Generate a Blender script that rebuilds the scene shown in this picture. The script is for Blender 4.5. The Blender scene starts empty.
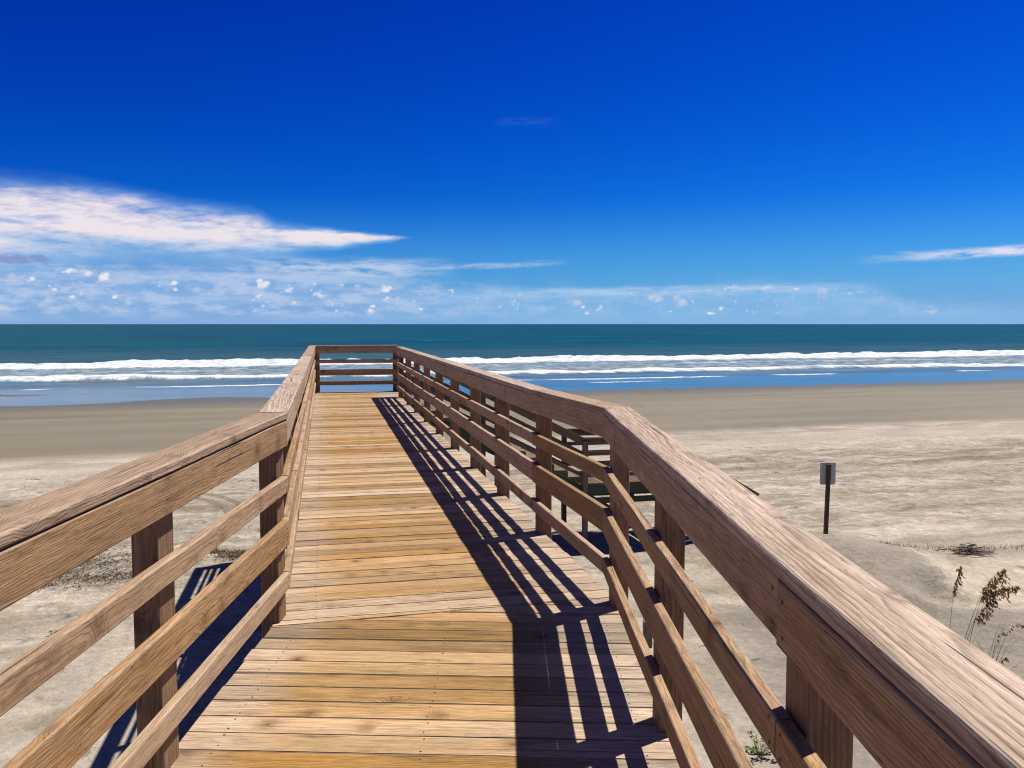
import bpy, bmesh, math, random
import numpy as np
from mathutils import Vector, Matrix
random.seed(7)
rng = np.random.default_rng(11)
R = math.radians
scene = bpy.context.scene
C = scene.collection

# ------------------------------------------------------------------ helpers
def tag(o, label=None, cat=None, group=None, kind=None):
    if label: o['label'] = label
    if cat: o['category'] = cat
    if group: o['group'] = group
    if kind: o['kind'] = kind
    return o

def empty(name, loc):
    o = bpy.data.objects.new(name, None); C.objects.link(o)
    o.location = loc; o.empty_display_size = .2
    return o

def link(name, me, mat, parent=None, loc=(0, 0, 0), origin=None):
    """link a mesh; loc is a world position, parents are unrotated empties / meshes"""
    o = bpy.data.objects.new(name, me); C.objects.link(o)
    if mat: me.materials.append(mat)
    if parent is not None:
        o.parent = parent
        o.location = Vector(loc) - world_loc(parent)
    else:
        o.location = loc
    return o

def world_loc(o):
    v = Vector(o.location)
    while o.parent is not None:
        o = o.parent; v = v + Vector(o.location)
    return v

# ------------------------------------------------------------------ node maths
class S:
    """a socket with arithmetic"""
    nt = None
    def __init__(s, k): s.k = k
    def _m(op, *a, clamp=False):
        n = S.nt.nodes.new('ShaderNodeMath'); n.operation = op; n.use_clamp = clamp
        for i, x in enumerate(a):
            if isinstance(x, S): S.nt.links.new(x.k, n.inputs[i])
            else: n.inputs[i].default_value = x
        return S(n.outputs[0])
    def __add__(s, o): return S._m('ADD', s, o)
    __radd__ = __add__
    def __sub__(s, o): return S._m('SUBTRACT', s, o)
    def __rsub__(s, o): return S._m('SUBTRACT', o, s)
    def __mul__(s, o): return S._m('MULTIPLY', s, o)
    __rmul__ = __mul__
    def __truediv__(s, o): return S._m('DIVIDE', s, o)
    def __pow__(s, o): return S._m('POWER', s, o)
def fn(op, *a): return S._m(op, *a)
def mx(a, b): return S._m('MAXIMUM', a, b)
def mn(a, b): return S._m('MINIMUM', a, b)
def sat(a): return S._m('ADD', a, 0.0, clamp=True)
def ss(x, a, b):
    n = S.nt.nodes.new('ShaderNodeMapRange'); n.interpolation_type = 'SMOOTHSTEP'
    S.nt.links.new(x.k, n.inputs[0])
    lo, hi, r = (a, b, False) if a < b else (b, a, True)
    n.inputs[1].default_value = lo; n.inputs[2].default_value = hi
    n.inputs[3].default_value = 1.0 if r else 0.0; n.inputs[4].default_value = 0.0 if r else 1.0
    return S(n.outputs[0])
def comb(x, y, z):
    n = S.nt.nodes.new('ShaderNodeCombineXYZ')
    for i, q in enumerate((x, y, z)):
        if isinstance(q, S): S.nt.links.new(q.k, n.inputs[i])
        else: n.inputs[i].default_value = q
    return S(n.outputs[0])
def sep(v):
    n = S.nt.nodes.new('ShaderNodeSeparateXYZ'); S.nt.links.new(v.k, n.inputs[0])
    return S(n.outputs[0]), S(n.outputs[1]), S(n.outputs[2])
def noise(v, scale=1.0, detail=2.0, rough=.5, out='Fac', dist=0.0):
    n = S.nt.nodes.new('ShaderNodeTexNoise'); n.noise_dimensions = '3D'
    S.nt.links.new(v.k, n.inputs['Vector'])
    n.inputs['Scale'].default_value = scale; n.inputs['Detail'].default_value = detail
    n.inputs['Roughness'].default_value = rough; n.inputs['Distortion'].default_value = dist
    return S(n.outputs[out])
def voro(v, scale=1.0, rand=1.0, feat='F1'):
    n = S.nt.nodes.new('ShaderNodeTexVoronoi'); n.voronoi_dimensions = '3D'; n.feature = feat
    S.nt.links.new(v.k, n.inputs['Vector'])
    n.inputs['Scale'].default_value = scale; n.inputs['Randomness'].default_value = rand
    return S(n.outputs['Distance']), S(n.outputs['Color'])
def mix(f, a, b, blend='MIX'):
    n = S.nt.nodes.new('ShaderNodeMix'); n.data_type = 'RGBA'; n.blend_type = blend
    for i, q in ((0, f), (6, a), (7, b)):
        if isinstance(q, S): S.nt.links.new(q.k, n.inputs[i])
        elif i == 0: n.inputs[0].default_value = q
        else: n.inputs[i].default_value = tuple(q) + (1,) * (4 - len(q))
    return S(n.outputs[2])
def mulc(c, f):
    return mix(1.0, c, comb(f, f, f), 'MULTIPLY')
def attr(name, what='Vector'):
    n = S.nt.nodes.new('ShaderNodeAttribute'); n.attribute_name = name
    return S(n.outputs[what])
def curve(x, pts):
    """float curve through pts, both axes mapped into 0..1"""
    xs = [p[0] for p in pts]; ys = [p[1] for p in pts]
    x0, x1, y0, y1 = min(xs), max(xs), min(ys), max(ys)
    n = S.nt.nodes.new('ShaderNodeFloatCurve'); c = n.mapping.curves[0]
    q = [((a - x0) / (x1 - x0), (b - y0) / (y1 - y0)) for a, b in sorted(pts)]
    c.points[0].location = q[0]; c.points[1].location = q[-1]
    for a in q[1:-1]: c.points.new(*a)
    n.mapping.update()
    S.nt.links.new(((x - x0) / (x1 - x0)).k, n.inputs['Value'])
    return S(n.outputs[0]) * (y1 - y0) + y0

def material(name):
    m = bpy.data.materials.new(name); m.use_nodes = True
    nt = m.node_tree; nt.nodes.clear(); S.nt = nt
    out = nt.nodes.new('ShaderNodeOutputMaterial')
    b = nt.nodes.new('ShaderNodeBsdfPrincipled'); nt.links.new(b.outputs[0], out.inputs[0])
    return m, nt, b
def put(b, key, v):
    if isinstance(v, S): S.nt.links.new(v.k, b.inputs[key])
    elif isinstance(v, (tuple, list)): b.inputs[key].default_value = tuple(v) + (1,) * (4 - len(v))
    else: b.inputs[key].default_value = v
def bump(b, h, strength=.5, dist=.01):
    n = S.nt.nodes.new('ShaderNodeBump'); n.inputs['Strength'].default_value = strength
    n.inputs['Distance'].default_value = dist
    S.nt.links.new(h.k, n.inputs['Height']); S.nt.links.new(n.outputs[0], b.inputs['Normal'])

# ------------------------------------------------------------------ wood
def wood(name, early, late, grey, greyamt=.5, var=.35, sp=.009, warm=None, warmamt=.3, contrast=.75, dark=1.0, edge=False):
    m, nt, b = material(name)
    g = attr('gco'); rnd = attr('brd', 'Fac')
    u, v, w = sep(g)
    u = u + rnd * 37.0
    r2 = fn('FRACT', rnd * 7.31); r3 = fn('FRACT', rnd * 13.7); r4 = fn('FRACT', rnd * 29.3)
    long_ = comb(u * 1.3, v * 7.0 + rnd * 50.0, w * 7.0)
    n1 = noise(long_, 1.0, 3.0, .55) - .5
    n2 = noise(comb(u * .7, v * 4.0 + rnd * 90.0, w * 4.0 + 9.0), 1.0, 2.0, .5) - .5
    n3 = noise(comb(u * 5.0, v * 22.0 + rnd * 40.0, w * 22.0), 1.0, 2.0, .5) - .5
    n4 = noise(comb(u * 16.0, v * 40.0 + rnd * 70.0, w * 40.0), 1.0, 2.0, .5) - .5
    # knots: sparse round cells
    kd, kc = voro(comb(u + n2 * .05, v + rnd * 20.0 + n1 * .03, rnd * 31.0), 5.5)
    kr, _, _ = sep(kc)
    ksel = ss(kr, .62, .66)
    kn = ksel * fn('EXPONENT', fn('MULTIPLY', kd * kd, -15.0))
    core = ksel * ss(kd, .105, .055)
    v0 = (r2 - .5) * .22 + fn('SIGN', r2 - .5) * .035; w0 = r3 * .09 + .035
    a = v - v0 + n1 * .050; c = w + w0 + n2 * .05
    rad = fn('SQRT', a * a + c * c) + kn * .036 + u * ((r4 - .5) * .03) + n1 * .015 + n3 * .009 + n4 * .0035
    ph = fn('FRACT', rad / (r4 * (sp * .7) + sp * .7))
    ring = (ph ** 2.6) * ss(ph, 1.0, .84)
    fib = noise(comb(u * 11.0, v * 240.0, w * 240.0 + rnd * 77.0), 1.0, 3.0, .7)
    fib2 = noise(comb(u * 2.8, v * 62.0, w * 62.0 + rnd * 17.0), 1.0, 5.0, .68)
    blot = noise(comb(u * .9, v * 6.0, w * 6.0 + rnd * 33.0), 1.0, 4.0, .6)
    ringn = sat(ring * (noise(comb(u * .8, v * 9.0, rnd * 11.0), 1.0, 2.0) * 1.25 + .32))
    col = mix(0.0, early, early)
    if warm: col = mix(sat(ss(blot, .45, .75) * warmamt + ss(r3, .55, .9) * warmamt * .8), col, warm)
    gm = sat(ss(fib2 * .6 + blot * .55 + r2 * .5, .52, 1.05) * greyamt)
    if edge:
        ux, _, _ = sep(g)
        eg = mx(ss(ux + (blot - .5) * .5, .32, .66), ss(ux + (blot - .5) * .4, -.55, -.85) * .7)
        gm = sat(gm * .7 + ss(r4, .62, .9) * .5)
        col = mix(sat(eg * .85 * (fib2 * 1.2 + .35)), col, (.47, .39, .305))
        col = mulc(col, ss(r3, .0, .35) * .25 + .78)
    col = mix(gm, col, grey)
    col = mix(sat(ringn * contrast * (1.0 - gm * .25)), col, late)
    col = mix(core * .85, col, (.045, .022, .012))
    col = mix(sat(kn * .75), col, late)
    hw, ht, _ = sep(attr('siz'))
    ed = mn(fn('ABSOLUTE', v) - hw, fn('ABSOLUTE', w) - ht) + (fib2 - .5) * .012 + (blot - .5) * .008
    col = mix(ss(ed, -.011, -.001) * .55, col, grey)
    stain = noise(comb(u * 2.2, v * 14.0 + rnd * 21.0, w * 14.0 + 5.0), 1.0, 5.0, .7)
    col = mulc(col, 1.0 - ss(stain, .56, .70) * .42)
    fleck = ss(noise(comb(u * 26.0, v * 190.0 + rnd * 51.0, w * 190.0), 1.0, 2.0, .6), .64, .72)
    col = mulc(col, 1.0 - fleck * .45)
    crack = ss(noise(comb(u * .9, v * 75.0, w * 75.0 + rnd * 61.0), 1.0, 2.0, .4), .70, .74)
    col = mix(crack * .8, col, (.035, .022, .015))
    val = (r2 * var + (1.0 - var * .5)) * ((fib - .5) * 1.7 + 1.0) * ((fib2 - .5) * 1.3 + 1.0) * ((blot - .5) * .7 + 1.0) * dark
    put(b, 'Base Color', mulc(col, val))
    put(b, 'Roughness', sat((fib * .2 + .58)))
    put(b, 'Specular IOR Level', .28)
    bump(b, ring * -.5 + fib * .9 + fib2 * .8 - crack * 3.0 - core * .8, .75, .0026)
    return m

W_DECK = wood('deck_wood', (.375, .212, .060), (.13, .060, .018), (.39, .29, .195), .8, .55, .0085, (.44, .215, .028), .85, 1.0, edge=True)
W_RAIL = wood('rail_wood', (.375, .230, .112), (.115, .055, .025), (.36, .262, .18), .85, .36, .0075, (.42, .21, .050), .5, .72)
W_CAP = wood('cap_wood', (.385, .262, .165), (.115, .064, .038), (.42, .33, .255), .9, .16, .0095, (.39, .235, .105), .5, 1.05)
W_POST = wood('post_wood', (.24, .135, .068), (.06, .028, .014), (.21, .145, .10), .5, .3, .010, (.26, .11, .04), .4, .9)
W_STAIR = wood('stair_wood', (.135, .085, .050), (.045, .026, .015), (.16, .12, .085), .8, .35, .011, None, 0, .9)
W_ALGAE = wood('green_stained_wood', (.045, .065, .03), (.02, .027, .012), (.055, .07, .038), .6, .3, .011, None, 0, .7)

def section(w, t, ch=.004):
    """rounded rectangle profile, width axis v, thickness axis q"""
    hw, ht = w / 2, t / 2; k = ch * .35
    return [(-hw + ch, -ht), (hw - ch, -ht), (hw - k, -ht + k), (hw, -ht + ch), (hw, ht - ch), (hw - k, ht - k),
            (hw - ch, ht), (-hw + ch, ht), (-hw + k, ht - k), (-hw, ht - ch), (-hw, -ht + ch), (-hw + k, -ht + k)]

class MB:
    """mesh builder carrying grain coordinates"""
    def __init__(s): s.v = []; s.f = []; s.g = []; s.b = []; s.z = []
    def beam(s, p0, p1, w, t, wa, sk0=0., sk1=0., ch=.004, seg=.35, wob=.0016, rnd=None):
        """board from p0 to p1; wa: direction of its width; the thickness axis follows"""
        p0 = Vector(p0); p1 = Vector(p1); ax = p1 - p0; L = ax.length; ax.normalize()
        wa = Vector(wa); wa = (wa - ax * wa.dot(ax)).normalized(); ta = ax.cross(wa)
        r = random.random() if rnd is None else rnd
        pr = section(w, t, ch); n = max(1, int(L / seg)); m = len(pr); base = len(s.v)
        for i in range(n + 1):
            k = i / n; x = k * L
            ow = random.uniform(-wob, wob); ot = random.uniform(-wob, wob) * .7
            for a, q in pr:
                sk = sk0 * (1 - k) + sk1 * k
                s.v.append(p0 + ax * (x + a * sk) + wa * (a + ow) + ta * (q + ot))
                s.g.append((x + a * sk, a, q)); s.b.append(r); s.z.append((w / 2, t / 2, 0))
        for i in range(n):
            for j in range(m):
                a = base + i * m + j; b_ = base + i * m + (j + 1) % m
                s.f.append((a, b_, b_ + m, a + m))
        s.f.append(tuple(base + j for j in reversed(range(m))))
        s.f.append(tuple(base + n * m + j for j in range(m)))
    def tube(s, pts, rad, n=6, rnd=None):
        r = random.random() if rnd is None else rnd
        base = len(s.v); pts = [Vector(p) for p in pts]; L = 0
        for i, p in enumerate(pts):
            d = (pts[min(i + 1, len(pts) - 1)] - pts[max(i - 1, 0)]).normalized()
            x = d.orthogonal().normalized(); y = d.cross(x)
            ra = rad[i] if isinstance(rad, (list, tuple)) else rad
            if i: L += (pts[i] - pts[i - 1]).length
            for j in range(n):
                a = 2 * math.pi * j / n
                s.v.append(p + (x * math.cos(a) + y * math.sin(a)) * ra)
                s.g.append((L, math.cos(a) * ra, math.sin(a) * ra)); s.b.append(r)
        for i in range(len(pts) - 1):
            for j in range(n):
                a = base + i * n + j; b_ = base + i * n + (j + 1) % n
                s.f.append((a, b_, b_ + n, a + n))
        s.f.append(tuple(base + j for j in reversed(range(n))))
        s.f.append(tuple(base + (len(pts) - 1) * n + j for j in range(n)))
    def poly(s, pts, rnd=0.):
        base = len(s.v)
        for p in pts:
            s.v.append(Vector(p)); s.g.append(tuple(p)); s.b.append(rnd)
        s.f.append(tuple(range(base, base + len(pts))))
    def build(s, name, mat, parent=None, origin=None, smooth=False):
        o = Vector(origin) if origin is not None else Vector(s.v[0])
        me = bpy.data.meshes.new(name)
        me.from_pydata([tuple(p - o) for p in s.v], [], s.f); me.update()
        a = me.attributes.new('gco', 'FLOAT_VECTOR', 'POINT'); a.data.foreach_set('vector', [c for g in s.g for c in g])
        if len(s.z) == len(s.v):
            a = me.attributes.new('siz', 'FLOAT_VECTOR', 'POINT'); a.data.foreach_set('vector', [c for g in s.z for c in g])
        a = me.attributes.new('brd', 'FLOAT', 'POINT'); a.data.foreach_set('value', s.b)
        if smooth:
            for p in me.polygons: p.use_smooth = True
        return link(name, me, mat, parent, o)

# ------------------------------------------------------------------ camera, sun, sky
EYE = 1.6                                    # eye height over the deck, the deck is z = 0
cam = bpy.data.cameras.new('camera'); co = bpy.data.objects.new('camera', cam); C.objects.link(co)
cam.sensor_width = 36; cam.lens = 857 / 1024 * 36; cam.clip_end = 90000; cam.clip_start = .05
co.location = (0, 0, EYE); co.rotation_euler = (R(90 - 4.005), 0, 0)
scene.camera = co
scene.cycles.use_denoising = True
scene.cycles.denoising_prefilter = 'NONE'
scene.cycles.filter_width = 1.15
scene.view_settings.view_transform = 'Standard'; scene.view_settings.look = 'None'
scene.view_settings.exposure = 0.45; scene.view_settings.gamma = 1

SUN = Vector((.460, .315, 1.0)).normalized()
sl = bpy.data.lights.new('sun', 'SUN'); sl.energy = 5.0; sl.angle = R(.5); sl.color = (1.0, .95, .87)
so = bpy.data.objects.new('sun', sl); C.objects.link(so); so.location = (8, 5, 20)
so.rotation_euler = (-SUN).to_track_quat('-Z', 'Y').to_euler()

world = bpy.data.worlds.new('World'); scene.world = world; world.use_nodes = True
nt = world.node_tree; nt.nodes.clear(); S.nt = nt
out = nt.nodes.new('ShaderNodeOutputWorld'); bg = nt.nodes.new('ShaderNodeBackground')
nt.links.new(bg.outputs[0], out.inputs[0]); bg.inputs[1].default_value = .08
sky = nt.nodes.new('ShaderNodeTexSky'); sky.sky_type = 'NISHITA'; sky.sun_disc = False
sky.sun_elevation = math.asin(SUN.z); sky.sun_rotation = math.atan2(SUN.x, SUN.y)
sky.air_density = 1.0; sky.dust_density = .25; sky.ozone_density = 4.0; sky.altitude = 0
tc = nt.nodes.new('ShaderNodeTexCoord'); D = S(tc.outputs['Generated'])
dx, dy, dz = sep(D)
az = fn('ARCTAN2', dx, dy) * (180 / math.pi)
el = fn('ARCSINE', dz) * (180 / math.pi)
# colour of the air
sr, sg, sb = sep(S(sky.outputs[0]))
def grade(c, e, k): return fn('POWER', mn(mx(c, 0.0) * .145, 1.25), e) * k
skyc = comb(grade(sr, 5.0, 2.0), grade(sg, 2.42, 2.95), grade(sb, 1.5, 6.1))
skyc = mix(ss(el, 8.5, 0.0) * .72, skyc, (1.05, 3.75, 7.4))
hi = ss(el, 22.0, 55.0)  # upper sky beyond the view, dimmed and greyed to deepen the shadows
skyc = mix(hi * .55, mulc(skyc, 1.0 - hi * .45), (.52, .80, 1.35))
front = ss(dy, .05, .3)
n_a = noise(comb(az * .10, el * .42, 1.0), 1.0, 5.0, .62) - .5
n_b = noise(comb(az * .35, el * 1.1, 4.0), 1.0, 4.0, .6) - .5
n_f = noise(comb(az * .16 + el * .25, el * .75 - az * .07, 8.0), 1.0, 6.0, .60) - .5
WHITE = (7.7, 7.1, 7.6); LAV = (1.9, 3.4, 6.5); PALE = (4.2, 6.2, 9.0)
# the spread-out anvil on the left
azc = mx(mn(az, -6.9), -45.0)
top = curve(azc, [(-45, 8.3), (-38, 8.4), (-31, 8.35), (-28, 8.3), (-24, 8.0), (-20, 7.5), (-17, 7.25), (-14.6, 6.45), (-11.5, 6.15), (-6.9, 5.85)])
bot = curve(azc, [(-45, 2.9), (-31, 3.2), (-27, 3.8), (-23.5, 4.2), (-19, 4.15), (-16, 4.35), (-12, 4.85), (-6.9, 5.6)])
elw = el + n_a * .9 + n_b * .35
edge = ss(az, -6.3, -8.6)
thick = top - bot
rel = (elw - bot) / mx(thick, .25)
n_w = noise(comb(az * .55 + el * .5, el * 2.3 - az * .16, 12.0), 1.0, 6.0, .66) - .5
an = ss(rel, -.30, .38) * ss(rel, 1.12, .60) * edge * (n_f * 1.9 + n_w * 1.9 + .96)
an = sat(an) * ss(az, -75.0, -50.0) * front
veil = ss(el, 1.6, 4.2) * ss(el, 7.0, 4.3) * ss(az, -11.0, -22.0) * ss(az, -70.0, -45.0) * sat(n_a * 1.0 + .5)   # lilac haze under it
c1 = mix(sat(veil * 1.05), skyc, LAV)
brt = sat(ss(rel, .0, .5) * ss(rel, 1.15, .65) * .8 + n_f * 1.6 + .2) * ss(sat(an), .10, .75)
c1 = mix(sat(an), c1, mix(brt, (2.4, 4.7, 7.6), WHITE))
# streaks to the right of it and the wedge far right
def streak(c, a0, a1, e0, slope, half, amt, seed, colr=(5.0, 5.9, 7.6), fine=1.0):
    mid = (az - (a0 + a1) / 2) * slope + e0
    d = fn('ABSOLUTE', el - mid + n_b * half * .9) / half
    k = ss(d, 1.0, .15) * ss(az, a0, a0 + (a1 - a0) * .3) * ss(az, a1, a1 - (a1 - a0) * .3)
    tx = noise(comb(az * .45 * fine, (el - mid) * 2.6, seed), 1.0, 5.0, .65)
    return mix(sat(k * ss(tx, .30, .62) * amt) * front, c, colr)
c1 = streak(c1, -20., -3., 3.55, .00, .95, .85, 3.)
c1 = streak(c1, -9., 4.5, 3.85, .035, .30, .55, 5.)
c1 = streak(c1, -17., -8., 3.0, -.02, .35, .45, 6.)
c1 = streak(c1, 20.6, 52., 4.38, .030, .42, 1.0, 7., (7.4, 7.3, 8.0))
c1 = streak(c1, -1.5, 3.5, 13.0, .0, .40, .05, 8., (2.2, 4.6, 7.2))
# pale band over the horizon
bt = curve(mx(mn(az, 45.0), -45.0), [(-45, 3.5), (-30, 3.4), (-20, 3.3), (-8, 2.7), (5, 2.3), (15, 2.55), (22, 2.3), (27, 1.2), (45, .8)])
bn_ = noise(comb(az * .16, el * 1.3, 20.), 1., 5., .62)
band = ss(el - bt + n_b * .8, .45, -.8) * (bn_ * 1.1 + .25)
lft = ss(az, 4.0, -12.0)
c1 = mix(sat(band * (lft * .35 + .60)) * front, c1, mix(lft, (2.9, 5.1, 7.7), (2.5, 4.1, 6.9)))
fld = noise(comb(az * .42, el * 1.25, 26.), 1., 6., .66)
fk = ss(fld, .42, .62) * ss(el, .1, .9) * ss(el - bt, .9, -.6)
c1 = mix(sat(fk * (lft * .5 + .22)) * front, c1, (4.6, 5.6, 7.5))
# heaps of small cumulus; a few taller heaps where they gather
gath = None
for a_, e_, ra, re_, k_ in ((-16.1, 2.5, 1.1, .55, 1.), (-23.4, 3.85, .45, .35, 1.), (-25.3, 2.9, 1.2, .5, .7), (2.9, 4.55, .40, .22, 1.), (21.4, 2.6, .8, .42, 1.), (-2.6, 1.7, 1.0, .35, .8),
                            (-19.0, 3.75, .7, .4, .9), (-8.4, 2.5, .9, .45, .9), (18.6, 2.2, .5, .2, .8), (-12.0, 2.1, .9, .4, .8), (-28.5, 2.3, 1.0, .4, .6), (17.5, 4.6, .6, .2, .5), (-4.6, 2.0, .7, .4, .7), (9.0, 1.6, .9, .3, .6)):
    g1 = (az - a_) / ra; g2 = (el - e_) / re_
    q_ = fn('EXPONENT', (g1 * g1 + g2 * g2) * -1.0) * k_
    gath = q_ if gath is None else gath + q_
ev = ss(el, .25, .7) * ss(el - bt, .5, -.3)
wx = noise(comb(az * 1.3, el * 1.8, 90.), 1., 4., .6) - .5
wy = noise(comb(az * 1.3, el * 1.8, 95.), 1., 4., .6) - .5
def heap(a, e, s1, s2, seed):
    d1, _ = voro(comb(a * s1 + wx * .55, e * s1 * 1.35 + wy * .45, seed), 1.0)
    d2, _ = voro(comb(a * s2 + wx * .8, e * s2 * 1.2 + wy * .7, seed + 4.), 1.0)
    return (1.0 - d1) * .74 + (1.0 - d2) * .26
def cumulus(c, s1, s2, seed, thr, amt, cl, gk, soft, bright):
    f = heap(az, el, s1, s2, seed); f2 = heap(az - .10, el + .20, s1, s2, seed)
    clus = noise(comb(az * cl, el * cl * 1.6, seed + 9.), 1., 3., .55)
    k = ss(f + (clus - .5) * .85 + gath * gk + (ev - 1.0) * .5 + lft * .035 - thr, 0.0, soft)
    sh = sat((f - f2) * 2.2 + .55 + gath * .25)
    return mix(sat(k * amt) * front, c, mix(sh, (3.0, 4.3, 6.8), tuple(x * bright for x in (8.3, 8.1, 8.4))))
c1 = streak(c1, -33., -4., 2.95, .0, .40, .6, 61., (4.4, 5.6, 7.6), .6)
c1 = streak(c1, -6., 25., 2.15, .012, .42, .7, 63., (4.3, 5.9, 7.8), .6)
c1 = streak(c1, -30., 2., 1.5, .0, .40, .5, 65., (4.2, 5.4, 7.5), .6)
c1 = cumulus(c1, .50, 1.5, 31., .71, .60, .20, .12, .24, .88)
c1 = cumulus(c1, .90, 2.6, 57., .745, .85, .24, .26, .20, .98)
c1 = cumulus(c1, 1.6, 4.0, 67., .800, .50, .26, .14, .18, .95)
# low grey heap at the left edge
c1 = mix(ss(noise(comb(az * .9, el * 1.6, 71.), 1., 4., .6) * fn('EXPONENT', ((az + 30.5) * (az + 30.5) * .09 + (el - 3.75) * (el - 3.75) * 6.0) * -1.0), .25, .42) * .75, c1, (2.0, 2.6, 5.0))
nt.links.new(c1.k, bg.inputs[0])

# ------------------------------------------------------------------ layout of the boardwalk
AN = -.009                                    # lean of the near section (x per metre of y)
KL = Vector((-1.205, 4.57, 0)); KR = Vector((.518, 4.84, 0))      # inner faces of the rails at the bend
DF = Vector((-.2139, .9769, 0)); EF = Vector((.9769, .2139, 0))   # far section: along, across
LEND = 15.75                                   # along from KL to the seaward end
REND = 14.35                                   # along from KR to the opening of the stair
SAND = -3.6
UP = Vector((0, 0, 1))
def nearL(y): return Vector((KL.x + AN * (y - KL.y), y, 0))
def nearR(y): return Vector((KR.x + AN * (y - KR.y), y, 0))
def farL(l): return KL + DF * l
def farR(l): return KR + DF * l

walk = empty('boardwalk', (-.33, 4.8, SAND))
tag(walk, 'weathered wooden boardwalk with slatted railings, bending left and running out over the beach', 'boardwalk')

# --- deck: planks cut along the bend
def clip(poly, p, n):
    o = []
    for i in range(len(poly)):
        a, b = poly[i], poly[(i + 1) % len(poly)]
        da, db = (a - p).dot(n), (b - p).dot(n)
        if da >= 0: o.append(a)
        if da * db < 0: o.append(a + (b - a) * (da / (da - db)))
    return o
deck = MB()
nails = MB(); near_nails = []; far_nails = []
ML, MR = Vector((-1.29, 4.44)), Vector((.66, 4.95))
mdir = (MR - ML).normalized(); mnorm = Vector((-mdir.y, mdir.x))      # points seaward
def plank(c, ax, wid, l0, l1, keep, edges, nail_at):
    av = Vector((-ax.y, ax.x))
    hw = wid / 2
    poly = [c + ax * l0 - av * hw, c + ax * l1 - av * hw, c + ax * l1 + av * hw, c + ax * l0 + av * hw]
    poly = clip(poly, ML + mnorm * (.0035 if keep > 0 else -.0035), mnorm * keep)
    for p, n in edges: poly = clip(poly, p, n) if len(poly) > 2 else poly
    if len(poly) < 3: return
    bm = bmesh.new()
    loc = [((p - c).dot(ax), (p - c).dot(av)) for p in poly]
    vs = [bm.verts.new((x, y, 0)) for x, y in loc]
    f = bm.faces.new(vs); f.normal_update()
    if f.normal.z < 0: f.normal_flip()
    r = bmesh.ops.extrude_face_region(bm, geom=[f]); vb = [x for x in r['geom'] if isinstance(x, bmesh.types.BMVert)]
    for x in vb: x.co.z -= .038
    bm.normal_update()
    topv = [e for e in bm.edges if abs(e.verts[0].co.z) < 1e-6 and abs(e.verts[1].co.z) < 1e-6]
    try: bmesh.ops.bevel(bm, geom=topv, offset=.0035, segments=2, affect='EDGES')
    except Exception: pass
    bmesh.ops.recalc_face_normals(bm, faces=bm.faces[:])
    rnd = random.random(); dzz = random.uniform(-.0022, .0022); tilt = random.uniform(-.012, .012)
    cup = random.uniform(-.25, .25)
    base = len(deck.v); bm.verts.index_update()
    for x in bm.verts:
        p = c + ax * x.co.x + av * x.co.y
        deck.v.append(Vector((p.x, p.y, x.co.z + dzz + tilt * x.co.y + cup * x.co.y ** 2)))
        deck.g.append((x.co.x, x.co.y, x.co.z)); deck.b.append(rnd); deck.z.append((wid / 2, .0005, 0))
    for fc in bm.faces: deck.f.append(tuple(base + x.index for x in fc.verts))
    bm.free()
    for q in nail_at:
        for sgn in (-1, 1):
            p = c + ax * (q + random.uniform(-.006, .006)) + av * (sgn * .042 + random.uniform(-.008, .008))
            x, y = (p - c).dot(ax), (p - c).dot(av)
            inside = all((p - a).dot(n) > .01 for a, n in edges) and (p - ML).dot(mnorm * keep) > .015
            if inside:
                z = dzz + tilt * y + cup * y * y + .0012; ra = random.uniform(.0032, .0048)
                (near_nails if p.y > 1.5 and len(near_nails) < 90 else far_nails).append((p, z, ra))
PIT = .1445
bn = Vector((1, -.042)).normalized(); bnv = Vector((-bn.y, bn.x))
for i in range(-16, 42):
    c = Vector((-.32, .12 + i * PIT)); c = c + bnv * 0
    plank(c, bn, PIT - random.uniform(.004, .008), -1.6, 1.6, -1,
          [(Vector((-1.275 + random.uniform(-.012, .008), 0)), Vector((1, 0)).normalized()), (Vector((.665 + random.uniform(-.006, .01), 0)), Vector((-1, .0)))],
          (-.80, -.02, .82))
e2 = EF.to_2d(); d2 = DF.to_2d(); kl2, kr2 = KL.to_2d(), KR.to_2d()
WID = (KR - KL).dot(EF)
nfar = int((LEND + 1.1) / PIT)
for i in range(nfar):
    l = -.75 + (i + .5) * PIT
    landing = l > REND + .12
    c = kl2 + d2 * l + e2 * (WID / 2)
    rr = WID / 2 + (.095 if not landing else .24) + random.uniform(-.008, .008)
    if l > LEND + .12: continue
    plank(c, e2, PIT - random.uniform(.004, .008), -WID / 2 - .095 + random.uniform(-.008, .008), rr, 1, [], (-.74, 0.0, .74))
dk = deck.build('deck', W_DECK, walk, origin=(-.33, 4.8, 0))
mN, nt_, bN = material('nail_steel'); put(bN, 'Base Color', (.035, .03, .028)); put(bN, 'Roughness', .6); put(bN, 'Metallic', .4)
for p, z, ra in near_nails:
    nb = MB(); nb.poly([(p.x + ra * math.cos(k), p.y + ra * math.sin(k), z) for k in np.linspace(0, 2 * math.pi, 7)[:-1]])
    nb.build('nail_head', mN, dk, origin=(p.x, p.y, z))
for p, z, ra in far_nails:
    nails.poly([(p.x + ra * math.cos(k), p.y + ra * math.sin(k), z) for k in np.linspace(0, 2 * math.pi, 7)[:-1]])
tag(nails.build('nail_heads', mN, dk, origin=(-.33, 4.8, 0)), kind='stuff')

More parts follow.
